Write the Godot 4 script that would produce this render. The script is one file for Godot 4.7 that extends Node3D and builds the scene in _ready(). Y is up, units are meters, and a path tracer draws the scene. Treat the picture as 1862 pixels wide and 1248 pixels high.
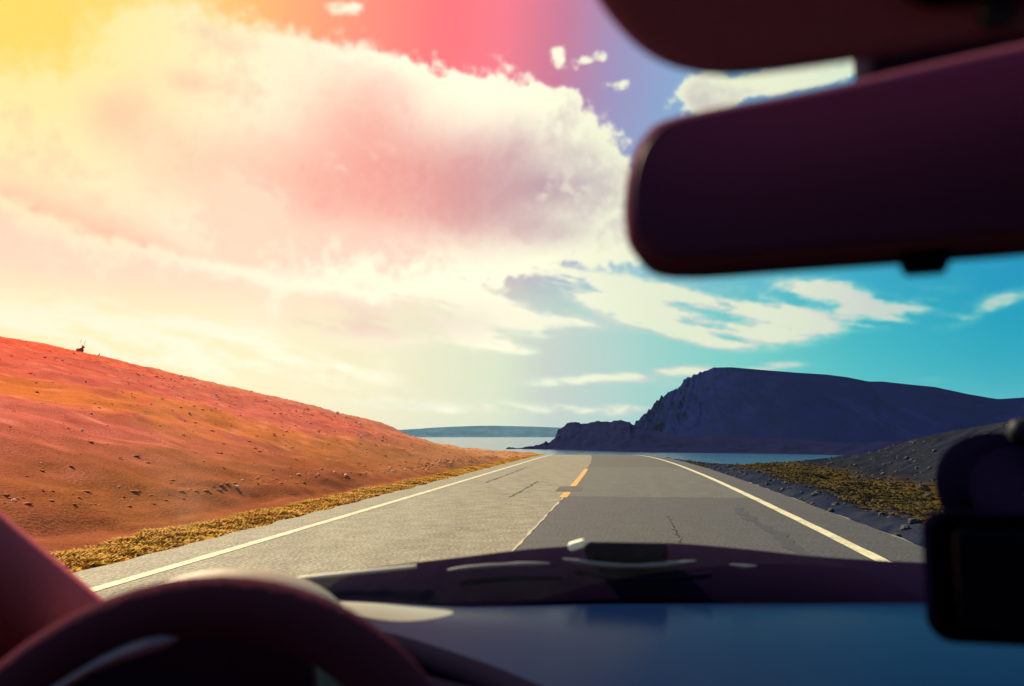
extends Node3D
# A coast road seen from the driver's place of a dark car. Road heading is -Z, metres, y up, car and camera near the origin.

const SEA := -20.0
const EYE := Vector3(0, 1.22, 0)
const SUN_AZ := -46.0          # degrees right of -Z
const SUN_EL := 36.0
const EXPOSURE := 3.0

var names := {}
var tex := {}

# ---------------------------------------------------------------- helpers
func numbered(n: String) -> String:
	if not names.has(n):
		names[n] = 0
		return n
	names[n] += 1
	return "%s_%03d" % [n, names[n]]

func tag(o: Node, label: String, category: String, group := "", kind := "") -> Node:
	o.set_meta("label", label)
	if category:
		o.set_meta("category", category)
	if group:
		o.set_meta("group", group)
	if kind:
		o.set_meta("kind", kind)
	return o

func thing(n: String, label: String, category: String, at := Vector3.ZERO, group := "") -> Node3D:
	var o := Node3D.new()
	o.name = numbered(n)
	add_child(o, true)
	o.position = at
	tag(o, label, category, group)
	return o

func obj(n: String, m: Mesh, mt: Material, parent: Node = null) -> MeshInstance3D:
	var o := MeshInstance3D.new()
	o.name = n if parent else numbered(n)
	o.mesh = m
	if mt:
		o.material_override = mt
	(parent if parent else self).add_child(o, true)
	return o

func lin(r: float, g: float, b: float) -> Color:
	return Color(r, g, b).linear_to_srgb()

func mat(c: Color, rough := 0.7, spec := 0.5, metal := 0.0) -> StandardMaterial3D:
	var m := StandardMaterial3D.new()
	m.albedo_color = c
	m.roughness = rough
	m.metallic_specular = spec
	m.metallic = metal
	return m

func fnl(sd: int, freq: float, oct := 4, ridged := false) -> FastNoiseLite:
	var f := FastNoiseLite.new()
	f.seed = sd
	f.frequency = freq
	f.noise_type = FastNoiseLite.TYPE_SIMPLEX_SMOOTH
	f.fractal_type = FastNoiseLite.FRACTAL_RIDGED if ridged else FastNoiseLite.FRACTAL_FBM
	f.fractal_octaves = oct
	return f

# grey noise tile between lo and hi, two layers deep; amount in the second, coarser layer
func noise_tile(sd: int, size: int, freq: float, lo: float, hi: float, coarse := 0.0, specks := 0.0) -> ImageTexture:
	var a := fnl(sd, freq, 4).get_seamless_image(size, size)
	var b := fnl(sd + 7, freq * 0.12, 3).get_seamless_image(size, size)
	var da := a.get_data()
	var db := b.get_data()
	var r := RandomNumberGenerator.new()
	r.seed = sd
	for i in da.size():
		var x := lerpf(da[i] / 255.0, db[i] / 255.0, coarse)
		if specks > 0.0 and r.randf() < specks:
			x += r.randf_range(-0.5, 0.6)
		da[i] = int(clampf(lerpf(lo, hi, x), 0.0, 1.0) * 255.0)
	return ImageTexture.create_from_image(Image.create_from_data(size, size, false, Image.FORMAT_L8, da))

func normal_tile(sd: int, size: int, freq: float, strength: float, oct := 4) -> ImageTexture:
	var a := fnl(sd, freq, oct).get_seamless_image(size, size)
	a.convert(Image.FORMAT_RGBA8)
	a.bump_map_to_normal_map(strength)
	return ImageTexture.create_from_image(a)

# grid of points -> smooth mesh; looks up when u runs to the right and v towards the eye
func grid(nu: int, nv: int, pos: Callable, col = null, flip := false, uvs := 0.25) -> ArrayMesh:
	var v := PackedVector3Array()
	var n := PackedVector3Array()
	var c := PackedColorArray()
	var t := PackedVector2Array()
	var ix := PackedInt32Array()
	for j in nv + 1:
		for i in nu + 1:
			var p: Vector3 = pos.call(float(i) / nu, float(j) / nv)
			v.append(p)
			t.append(Vector2(p.x, p.z) * uvs)
			if col != null:
				c.append(col.call(float(i) / nu, float(j) / nv, p))
	n.resize(v.size())
	var w := nu + 1
	for j in nv:
		for i in nu:
			var a := j * w + i
			for q in [[a, a + 1, a + w + 1], [a, a + w + 1, a + w]]:
				var i0: int = q[0]
				var i1: int = q[2] if flip else q[1]
				var i2: int = q[1] if flip else q[2]
				ix.append_array(PackedInt32Array([i0, i1, i2]))
				var k := (v[i2] - v[i0]).cross(v[i1] - v[i0])
				n[i0] += k
				n[i1] += k
				n[i2] += k
	for i in n.size():
		n[i] = n[i].normalized() if n[i].length() > 1e-12 else Vector3.UP
	var arr := []
	arr.resize(Mesh.ARRAY_MAX)
	arr[Mesh.ARRAY_VERTEX] = v
	arr[Mesh.ARRAY_NORMAL] = n
	arr[Mesh.ARRAY_TEX_UV] = t
	if col != null:
		arr[Mesh.ARRAY_COLOR] = c
	arr[Mesh.ARRAY_INDEX] = ix
	var m := ArrayMesh.new()
	m.add_surface_from_arrays(Mesh.PRIMITIVE_TRIANGLES, arr)
	return m

# triangle soup of closed shapes: turned outside out by its volume when it is made a mesh
class Soup:
	var v := PackedVector3Array()
	var g := PackedInt32Array()
	func tri(a: Vector3, b: Vector3, c: Vector3, s := 0) -> void:
		v.append(a)
		v.append(b)
		v.append(c)
		g.append(s)
	func quad(a: Vector3, b: Vector3, c: Vector3, d: Vector3, s := 0) -> void:
		tri(a, b, c, s)
		tri(a, c, d, s)
	func add(o: Soup, t := Transform3D.IDENTITY) -> Soup:
		for p in o.v:
			v.append(t * p)
		g.append_array(o.g)
		return self
	func oriented() -> Soup:
		var vol := 0.0
		for k in g.size():
			vol += v[k * 3].dot(v[k * 3 + 1].cross(v[k * 3 + 2]))
		if vol > 0.0:
			for k in g.size():
				var q := v[k * 3 + 1]
				v[k * 3 + 1] = v[k * 3 + 2]
				v[k * 3 + 2] = q
		return self
	func mesh(uvs := 4.0) -> ArrayMesh:
		var st := SurfaceTool.new()
		st.begin(Mesh.PRIMITIVE_TRIANGLES)
		for k in g.size():
			st.set_smooth_group(-1 if g[k] < 0 else g[k])
			for q in 3:
				var p := v[k * 3 + q]
				st.set_uv(Vector2(p.x + p.z * 0.3, p.y + p.z) * uvs)
				st.add_vertex(p)
		st.generate_normals()
		return st.commit()

func loft(rings: Array, caps := true) -> Soup:
	var s := Soup.new()
	var n: int = rings[0].size()
	for r in rings.size() - 1:
		for i in n:
			var j := (i + 1) % n
			s.quad(rings[r][i], rings[r][j], rings[r + 1][j], rings[r + 1][i], 1)
	if caps:
		for e in [0, rings.size() - 1]:
			var mid := Vector3.ZERO
			for p in rings[e]:
				mid += p / n
			for i in n:
				if e == 0:
					s.tri(rings[e][(i + 1) % n], rings[e][i], mid, 2)
				else:
					s.tri(rings[e][i], rings[e][(i + 1) % n], mid, 3)
	return s.oriented()

# a flat outline (x, y) with thickness along z and rounded rims
func prism(outline: PackedVector2Array, thick: float, bevel: float) -> Soup:
	var n := outline.size()
	var nor := PackedVector2Array()
	var turn := 1.0 if not Geometry2D.is_polygon_clockwise(outline) else -1.0
	for i in n:
		var d := (outline[(i + 1) % n] - outline[(i + n - 1) % n]).normalized()
		nor.append(Vector2(d.y, -d.x) * turn)
	var rings := []
	for k in 8:
		var a := PI * 0.5 * (k % 4) / 3.0
		var front := k >= 4
		var inset := bevel * (1.0 - (cos(a) if front else sin(a)))
		var z := thick / 2 - bevel + bevel * (sin(a) if front else cos(a))
		if not front:
			z = -z
		var ring := PackedVector3Array()
		for i in n:
			var p := outline[i] - nor[i] * inset
			ring.append(Vector3(p.x, p.y, z))
		rings.append(ring)
	return loft(rings)

func rounded(x0: float, y0: float, x1: float, y1: float, r: float, steps := 6) -> PackedVector2Array:
	var o := PackedVector2Array()
	for c in [[x1 - r, y1 - r, 0.0], [x0 + r, y1 - r, 0.5], [x0 + r, y0 + r, 1.0], [x1 - r, y0 + r, 1.5]]:
		for k in steps + 1:
			var a: float = (c[2] + 0.5 * k / steps) * PI
			o.append(Vector2(c[0] + cos(a) * r, c[1] + sin(a) * r))
	return o

func tube(path: Array, radii: Array, sides := 12, flat := 1.0) -> Soup:
	var rings := []
	var up := Vector3.UP
	for i in path.size():
		var t: Vector3 = (path[mini(i + 1, path.size() - 1)] - path[maxi(i - 1, 0)]).normalized()
		if absf(t.dot(up)) > 0.95:
			up = Vector3.RIGHT
		var s := t.cross(up).normalized()
		var u := s.cross(t).normalized()
		var r: float = radii[mini(i, radii.size() - 1)]
		var ring := PackedVector3Array()
		for k in sides:
			var a := TAU * k / sides
			ring.append(path[i] + s * cos(a) * r + u * sin(a) * r * flat)
		rings.append(ring)
	return loft(rings)

func lathe(profile: Array, seg := 28) -> Soup:
	var rings := []
	for p in profile:
		var ring := PackedVector3Array()
		for k in seg:
			var a := TAU * k / seg
			ring.append(Vector3(cos(a) * p.x, p.y, sin(a) * p.x))
		rings.append(ring)
	return loft(rings)

func spline(p: Array, t: float) -> Vector3:
	var f := clampf(t, 0.0, 1.0) * (p.size() - 1)
	var i := mini(int(f), p.size() - 2)
	f -= i
	var a: Vector3 = p[maxi(i - 1, 0)]
	var d: Vector3 = p[mini(i + 2, p.size() - 1)]
	return (p[i] as Vector3).cubic_interpolate(p[i + 1], a, d, f)

func line(p: Array, t: float) -> Vector3:
	var f := clampf(t, 0.0, 1.0) * (p.size() - 1)
	var i := mini(int(f), p.size() - 2)
	return (p[i] as Vector3).lerp(p[i + 1], f - i)

# body of bones (a, radius a, b, radius b) joined by a smooth minimum, meshed as surface nets
func nets(bones: Array, cell: float, k: float) -> ArrayMesh:
	var lo := Vector3(1e9, 1e9, 1e9)
	var hi := -lo
	for b in bones:
		for e in [[b[0], b[1]], [b[2], b[3]]]:
			lo = lo.min(e[0] - Vector3.ONE * (e[1] + cell * 2))
			hi = hi.max(e[0] + Vector3.ONE * (e[1] + cell * 2))
	var n := Vector3i((hi - lo) / cell) + Vector3i.ONE * 2
	var f := PackedFloat32Array()
	f.resize(n.x * n.y * n.z)
	var at := 0
	for z in n.z:
		for y in n.y:
			for x in n.x:
				var p := lo + Vector3(x, y, z) * cell
				var d := 1e3
				for b in bones:
					var ab: Vector3 = b[2] - b[0]
					var t := clampf((p - b[0]).dot(ab) / maxf(ab.length_squared(), 1e-9), 0.0, 1.0)
					var e: float = (p - b[0] - ab * t).length() - lerpf(b[1], b[3], t)
					if e < d + k:
						var h := clampf(0.5 + 0.5 * (d - e) / k, 0.0, 1.0)
						d = lerpf(d, e, h) - k * h * (1.0 - h)
				f[at] = d
				at += 1
	var id := PackedInt32Array()
	id.resize(f.size())
	var pts := PackedVector3Array()
	var sy := n.x
	var sz := n.x * n.y
	var offs := [0, 1, sy, sy + 1, sz, sz + 1, sz + sy, sz + sy + 1]
	for z in n.z - 1:
		for y in n.y - 1:
			for x in n.x - 1:
				var o := x + y * sy + z * sz
				var sum := Vector3.ZERO
				var cnt := 0
				for a in 8:
					for q in [1, 2, 4]:
						if a & q:
							continue
						var va := f[o + offs[a]]
						var vb := f[o + offs[a | q]]
						if (va < 0) != (vb < 0):
							var pa := Vector3(a & 1, (a >> 1) & 1, (a >> 2) & 1)
							var pb := Vector3((a | q) & 1, ((a | q) >> 1) & 1, ((a | q) >> 2) & 1)
							sum += pa.lerp(pb, va / (va - vb))
							cnt += 1
				if cnt:
					id[o] = pts.size()
					pts.append(lo + (Vector3(x, y, z) + sum / cnt) * cell)
	var s := Soup.new()
	for z in range(1, n.z - 1):
		for y in range(1, n.y - 1):
			for x in range(1, n.x - 1):
				var o := x + y * sy + z * sz
				for q in [[1, sy, sz], [sy, sz, 1], [sz, 1, sy]]:
					var ins := f[o] < 0
					if ins != (f[o + q[0]] < 0):
						var a := pts[id[o]]
						var b := pts[id[o - q[1]]]
						var c := pts[id[o - q[1] - q[2]]]
						var d := pts[id[o - q[2]]]
						if ins:
							s.quad(a, b, c, d, 0)
						else:
							s.quad(d, c, b, a, 0)
	return s.oriented().mesh()

# ---------------------------------------------------------------- the road's course
func road_x(s: float) -> float:      # sideways bend of the road, s metres ahead
	return -0.000464 * s * s if s > 0.0 else 0.0

func road_y(s: float) -> float:      # it climbs a little, then drops over a crest
	if s < 0.0:
		return 0.0025 * s
	if s < 110.0:
		return 0.0025 * s - 1.41e-6 * s * s * s
	return road_y(109.99) - 0.0487 * (s - 110.0) - 0.0004 * (s - 110.0) * (s - 110.0)

func strip(x0: float, x1: float, s0: float, s1: float, lift: float, nu := 4, step := 1.5, wob := 0.0) -> ArrayMesh:
	var nv := maxi(2, int((s1 - s0) / step))
	var w := fnl(91, 0.9, 3)
	return grid(nu, nv, func(u: float, v: float) -> Vector3:
		var s := lerpf(s1, s0, v)
		var x := lerpf(x0, x1, u)
		if wob > 0.0 and (u == 0.0 or u == 1.0):
			x += w.get_noise_2d(s * 1.7, x * 30.0) * wob
		return Vector3(x + road_x(s), road_y(s) + lift, -s),
		func(_u: float, _v: float, p: Vector3) -> Color:
			var k := 1.0 + 0.22 * w.get_noise_2d(p.x * 2.2, p.z * 0.16) + 0.22 * w.get_noise_2d(p.x * 0.7 + 40.0, p.z * 0.7)
			return Color(k, k, k), false, 0.5)

# ---------------------------------------------------------------- sky
const PUFF := [[-29.2, 22.6, 4.30, 2.87, -20, 0.80], [-25.2, 21.6, 5.38, 3.23, 0, 0.90], [-21.0, 20.7, 4.66, 2.51, 0, 0.90], [-16.7, 19.6, 4.66, 3.23, -10, 1.00], [-12.7, 19.1, 5.02, 3.23, 0, 0.90], [-9.0, 19.7, 4.30, 2.69, 0, 0.80], [-5.9, 20.2, 2.69, 2.15, 0, 0.70], [-4.2, 21.3, 1.25, 0.90, 20, 0.50], [-3.5, 17.4, 3.23, 2.69, -20, 0.90], [-1.3, 16.1, 2.15, 1.61, 0, 0.60], [-16.3, 16.2, 7.89, 3.23, 0, 1.00], [-24.0, 16.1, 7.89, 4.30, -10, 1.00], [-30.9, 17.4, 6.09, 3.94, 0, 0.80], [-35.4, 16.2, 6.09, 3.23, -20, 0.70], [-38.8, 16.3, 4.30, 2.87, 0, 0.60], [-32.9, 14.0, 9.32, 2.15, -12, 0.80], [-23.2, 12.5, 10.75, 2.15, -12, 1.00], [-12.6, 12.5, 9.32, 1.97, 0, 1.00], [-5.0, 12.9, 5.38, 1.61, 0, 0.80], [-1.3, 13.9, 3.23, 1.97, 0, 0.80], [4.9, 21.5, 1.79, 1.43, 0, 1.00], [9.1, 21.6, 4.30, 0.79, 10, 0.90], [12.4, 22.0, 2.51, 0.79, 10, 0.80], [-4.7, 24.2, 0.65, 0.57, -30, 0.56], [-3.0, 23.7, 1.79, 0.54, 14, 0.58], [-1.3, 23.9, 1.15, 0.36, 10, 0.48], [-0.9, 22.2, 1.29, 0.39, 0, 0.60], [-19.0, 26.4, 1.79, 0.36, 0, 0.42], [-6.6, 15.9, 2.87, 1.61, 0, 0.60], [-5.0, 15.4, 2.15, 1.43, 0, 0.50], [-9.0, 15.7, 2.51, 1.61, 0, 0.40]]
const STREAK := [[-25.9, 12.0, 11.83, 2.51, -14, 0.80], [-19.0, 10.2, 9.32, 1.79, -16, 1.00], [-12.6, 9.7, 7.17, 1.43, -18, 0.90], [-9.0, 8.3, 3.23, 0.65, -22, 0.80], [-7.2, 11.5, 3.58, 1.08, -20, 0.70], [-32.6, 6.2, 12.90, 2.15, -6, 0.90], [-25.6, 5.2, 10.75, 1.79, -8, 0.50], [-16.1, 6.4, 3.94, 0.50, -6, 0.80], [-10.4, 6.3, 2.87, 0.39, -10, 1.10], [-7.9, 5.6, 1.97, 0.22, -5, 0.80], [-5.9, 11.0, 2.51, 0.65, -24, 1.10], [-3.2, 10.0, 3.23, 0.79, -24, 1.10], [-0.3, 8.8, 4.30, 1.00, -22, 1.10], [2.8, 7.6, 4.66, 1.00, -14, 1.10], [5.6, 6.5, 4.30, 0.72, -8, 1.10], [7.2, 5.8, 2.15, 0.29, -2, 0.80], [1.8, 9.6, 3.23, 0.50, -20, 0.60], [4.9, 8.6, 3.58, 0.57, -12, 0.70], [8.3, 8.0, 3.94, 0.93, -4, 1.10], [11.6, 8.9, 3.23, 0.93, -12, 1.10], [13.3, 7.1, 4.48, 0.79, 4, 1.10], [15.6, 7.2, 2.51, 0.50, 14, 1.00], [9.9, 6.4, 3.23, 0.43, 0, 0.70], [-1.0, 11.4, 2.51, 0.43, -16, 0.60], [20.0, 7.0, 1.79, 0.50, 22, 0.70], [21.7, 7.7, 1.79, 0.43, 14, 0.60], [22.4, 10.0, 1.43, 0.50, 10, 0.50], [18.1, 8.8, 2.15, 0.57, 0, 0.30], [-3.9, 7.5, 1.61, 0.32, -12, 0.60], [-1.1, 3.7, 5.38, 0.32, 3, 1.10], [2.7, 4.1, 2.51, 0.25, 2, 0.90], [-0.0, 4.7, 0.32, 0.36, 0, 0.50], [8.5, 4.2, 2.15, 0.18, 4, 0.90], [17.8, 3.2, 1.43, 0.14, 0, 0.80], [2.4, 3.2, 2.15, 0.18, 0, 0.50], [-16.1, 2.1, 1.97, 0.32, 0, 0.90], [-13.6, 1.9, 1.79, 0.32, 0, 0.90], [-11.5, 1.7, 1.43, 0.25, 0, 0.90], [-8.8, 1.8, 1.97, 0.36, 0, 0.90], [-5.0, 1.8, 1.43, 0.25, 0, 0.90], [-3.3, 1.5, 2.87, 0.32, 0, 1.10], [-0.4, 1.8, 1.79, 0.25, 0, 1.00]]
const SHADE := [[-17.8, 18.7, 3.58, 3.05, -20, 0.90], [-13.8, 16.3, 6.09, 2.69, 0, 1.00], [-10.1, 15.7, 4.30, 2.51, 0, 0.90], [-20.2, 15.9, 5.38, 2.15, -6, 0.75], [-24.3, 16.1, 3.94, 2.15, 0, 0.45], [-5.0, 16.1, 2.51, 0.86, 0, 1.10], [-7.9, 17.8, 2.51, 1.79, 0, 0.50], [-29.0, 16.3, 3.23, 2.15, 0, 0.35], [-21.2, 14.1, 4.66, 1.43, 0, 0.40], [-32.2, 18.8, 2.15, 1.79, 0, 0.30], [-5.3, 13.3, 2.51, 0.90, 0, 0.35], [-36.9, 11.6, 6.09, 2.15, -12, 0.75], [-31.5, 10.6, 7.17, 1.61, -16, 0.75], [-25.4, 8.6, 5.38, 1.15, -16, 0.65], [-19.7, 7.8, 6.09, 1.43, -6, 0.55], [-14.7, 7.2, 6.09, 1.29, 0, 0.50], [-28.5, 21.2, 1.43, 0.65, 0, 0.50], [-16.4, 1.9, 2.15, 0.18, 0, 0.70], [-13.2, 1.8, 2.15, 0.18, 0, 0.70], [-8.8, 1.6, 2.15, 0.18, 0, 0.60], [-3.3, 1.4, 2.51, 0.14, 0, 0.50]]
const PW := 4096
const PH := 2048
const CW := 1024
const CH := 512
const SKY_RANGE := 1.15

var veil_ramp := Gradient.new()
var low_ramp := Gradient.new()
var glow_dir := Vector3.ZERO
var puff_noise: FastNoiseLite
var puff_fine: FastNoiseLite
var billow: FastNoiseLite
var streak_noise: FastNoiseLite
var wide_noise: FastNoiseLite

func dir_of(az: float, el: float) -> Vector3:
	var a := deg_to_rad(az)
	var e := deg_to_rad(el)
	return Vector3(sin(a) * cos(e), sin(e), -cos(a) * cos(e))

func ramp(g: Gradient, stops: Array, scale: float) -> void:
	var o := PackedFloat32Array()
	var c := PackedColorArray()
	for s in stops:
		o.append(s[0] / scale)
		c.append(Color8(s[1], s[2], s[3]))
	g.offsets = o
	g.colors = c

func lay(blobs: Array) -> PackedFloat32Array:      # soft ellipses of azimuth, elevation
	var out := PackedFloat32Array()
	out.resize(CW * CH)
	var px := CW / 360.0
	for b in blobs:
		var c := cos(deg_to_rad(b[4]))
		var s := sin(deg_to_rad(b[4]))
		var reach := maxf(b[2], b[3]) * 2.2
		for j in range(maxi(0, int((90.0 - b[1] - reach) * px)), mini(CH, int((90.0 - b[1] + reach) * px) + 1)):
			for i in range(int((b[0] + 180.0 - reach) * px), int((b[0] + 180.0 + reach) * px) + 1):
				var x: float = (i + 0.5) / px - 180.0 - b[0]
				var y: float = 90.0 - (j + 0.5) / px - b[1]
				var p: float = (x * c + y * s) / b[2]
				var q: float = (y * c - x * s) / b[3]
				var d := p * p + q * q
				if d < 4.8:
					var k := j * CW + posmod(i, CW)
					out[k] += b[5] * exp(-d)
	return out

func upsized(a: PackedFloat32Array) -> PackedFloat32Array:
	var im := Image.create_from_data(CW, CH, false, Image.FORMAT_RF, a.to_byte_array())
	im.resize(PW, PH, Image.INTERPOLATE_CUBIC)
	return im.get_data().to_float32_array()

func sky_at(az: float, el: float, dp: float, ds: float, sh: float) -> Color:
	var d := dir_of(az, el)
	var r := rad_to_deg(acos(clampf(d.dot(glow_dir), -1.0, 1.0)))
	var del := absf(wrapf(az - SUN_AZ, -180.0, 180.0))
	# clear air
	var high := veil_ramp.sample(r / 180.0)
	var low := low_ramp.sample(del / 180.0)
	low = low.lerp(Color8(254, 209, 190), 0.85 * smoothstep(6.5, 11.0, el) * smoothstep(38.0, 26.0, del))
	low = low.lerp(Color8(165, 218, 195), 0.75 * exp(-maxf(el, 0.0) / 3.2) * smoothstep(36.0, 56.0, del))
	var c := low.lerp(high, smoothstep(lerpf(10.0, 5.0, smoothstep(26.0, 40.0, del)), lerpf(22.0, 16.0, smoothstep(26.0, 40.0, del)), el))
	# clouds
	var n := puff_noise.get_noise_3dv(d) + 0.5 * puff_fine.get_noise_3dv(d)
	var bl := billow.get_noise_3dv(d)
	var wide := wide_noise.get_noise_3dv(Vector3(d.x, d.y * 2.5, d.z))
	var away := smoothstep(46.0, 62.0, absf(az + 8.0)) + smoothstep(27.0, 40.0, el)
	dp += clampf(away, 0.0, 1.0) * clampf(wide * 1.6 + 0.22, 0.0, 1.0) * smoothstep(2.0, 8.0, el)
	var st := streak_noise.get_noise_3dv(Vector3(d.x, d.y * 5.0 + d.x * 1.1, d.z))
	var lit := Color8(255, 251, 222).lerp(Color8(226, 231, 202), smoothstep(36.0, 50.0, del)).lerp(Color8(178, 212, 194), smoothstep(54.0, 70.0, del))
	var gold := high.lerp(Color8(255, 240, 190), 0.35)
	lit = lit.lerp(gold, 0.9 * exp(-pow(r / 14.0, 2.0)))
	var dark := Color8(250, 184, 158).lerp(Color8(238, 160, 150), smoothstep(16.0, 34.0, del)).lerp(Color8(168, 152, 168), smoothstep(28.0, 46.0, del)).lerp(Color8(130, 160, 178), smoothstep(50.0, 70.0, del))
	var body := dp + n * (0.34 + 0.25 * clampf(dp, 0.0, 0.6))
	var soft := lerpf(0.34, 0.11, smoothstep(14.0, 34.0, del))
	var a := smoothstep(0.36 - soft, 0.40 + soft, body)
	var inner := smoothstep(0.45, 1.05, dp + n * 0.45)
	var shade := (1.0 - exp(-1.5 * maxf(sh * (0.78 + bl * 1.6 + n * 0.8), 0.0))) * inner
	var relief := clampf((0.10 - bl * 0.9 - n * 0.55 - wide * 0.3) * smoothstep(0.45, 1.0, dp + n * 0.3), 0.0, 0.42)
	var t := clampf(ds * (0.78 + 1.45 * st) + (0.30 * n + 0.22 * puff_fine.get_noise_3dv(Vector3(d.x, d.y * 2.5, d.z))) * minf(ds * 1.6, 1.0), 0.0, 1.2)
	var sa := smoothstep(0.06, 0.95, t)
	c = c.lerp(lit.lerp(dark.lerp(Color8(205, 205, 200), 0.45 + 0.55 * smoothstep(6.0, 3.5, el)), clampf(sh * (0.7 + bl), 0.0, 0.8)), sa * 0.93)
	c = c.lerp(lit.lerp(dark, clampf(shade + relief, 0.0, 1.0)), a)
	return c

func make_sky() -> ImageTexture:
	glow_dir = dir_of(-40.4, 25.2)
	ramp(veil_ramp, [[0, 255, 219, 104], [8, 255, 209, 110], [14, 253, 186, 118], [20, 255, 148, 124], [25, 252, 120, 124], [29, 238, 124, 140], [32.3, 198, 122, 150], [35.8, 156, 144, 184], [40, 132, 164, 203], [52, 62, 150, 195], [75, 40, 120, 180], [180, 50, 115, 175]], 180.0)
	ramp(low_ramp, [[0, 255, 222, 160], [8, 255, 234, 184], [20, 252, 236, 194], [29, 240, 232, 196], [37, 218, 225, 198], [45, 174, 213, 198], [53, 108, 197, 193], [60, 52, 172, 188], [67, 22, 152, 182], [74, 12, 144, 178], [110, 40, 140, 182], [180, 60, 145, 185]], 180.0)
	puff_noise = fnl(5, 9.5, 6)
	puff_noise.fractal_gain = 0.52
	puff_fine = fnl(17, 55.0, 3)
	billow = fnl(19, 4.6, 4)
	billow.fractal_gain = 0.45
	streak_noise = fnl(23, 7.0, 5)
	wide_noise = fnl(31, 1.6, 4)
	var dp := lay(PUFF)
	var ds := lay(STREAK)
	var sh := lay(SHADE)
	var im := Image.create(CW, CH, false, Image.FORMAT_RGB8)
	for j in CH:
		var el := 90.0 - (j + 0.5) * 360.0 / CW
		for i in CW:
			var k := j * CW + i
			im.set_pixel(i, j, sky_at((i + 0.5) * 360.0 / CW - 180.0, maxf(el, -1.0), dp[k], ds[k], sh[k]))
	im.resize(PW, PH, Image.INTERPOLATE_CUBIC)
	dp = upsized(dp)
	ds = upsized(ds)
	sh = upsized(sh)
	var px := PW / 360.0
	for j in range(int(55.0 * px), int(91.5 * px)):
		var el := 90.0 - (j + 0.5) / px
		for i in range(int(128.0 * px), int(212.0 * px)):
			var k := j * PW + i
			im.set_pixel(i, j, sky_at((i + 0.5) / px - 180.0, maxf(el, -1.0), dp[k], ds[k], sh[k]))
	# the panorama's first column looks along -Z
	var turned := Image.create(PW, PH, false, Image.FORMAT_RGB8)
	turned.blit_rect(im, Rect2i(PW / 2, 0, PW / 2, PH), Vector2i.ZERO)
	turned.blit_rect(im, Rect2i(0, 0, PW / 2, PH), Vector2i(PW / 2, 0))
	return ImageTexture.create_from_image(turned)

# ---------------------------------------------------------------- build
func _ready() -> void:
	var cam := Camera3D.new()
	cam.name = "camera"
	cam.near = 0.05
	cam.far = 80000.0
	var lensing := CameraAttributesPhysical.new()
	lensing.frustum_focal_length = 30.8
	lensing.exposure_aperture = 5.2
	lensing.frustum_focus_distance = 14.0
	lensing.frustum_far = 80000.0
	cam.attributes = lensing
	cam.keep_aspect = Camera3D.KEEP_HEIGHT
	cam.fov = 42.6
	cam.position = EYE
	cam.rotation_degrees = Vector3(6.0, 7.86, 0)
	add_child(cam)
	cam.current = true

	var env := Environment.new()
	env.background_mode = Environment.BG_SKY
	var sky := Sky.new()
	var pano := PanoramaSkyMaterial.new()
	pano.panorama = make_sky()
	sky.sky_material = pano
	env.sky = sky
	env.background_energy_multiplier = SKY_RANGE / EXPOSURE
	env.tonemap_mode = Environment.TONE_MAPPER_LINEAR
	env.tonemap_exposure = EXPOSURE
	env.sdfgi_enabled = true
	env.ssao_enabled = true
	env.ssil_enabled = true
	env.fog_enabled = true
	env.fog_density = 1.2e-5
	env.fog_light_color = Color8(150, 190, 225)
	var we := WorldEnvironment.new()
	we.name = "air"
	we.environment = env
	add_child(we)

	var sun := DirectionalLight3D.new()
	sun.name = "sun"
	sun.light_energy = 1.6
	sun.light_color = Color(1.0, 0.90, 0.74)
	sun.light_angular_distance = 0.5
	sun.shadow_enabled = true
	sun.basis = Basis.looking_at(-dir_of(SUN_AZ, SUN_EL))
	add_child(sun)

	build_sea_and_far_land()
	build_road()
	build_left_hill()
	build_right_bank()
	build_details()
	build_car()
	build_satnav()

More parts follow.
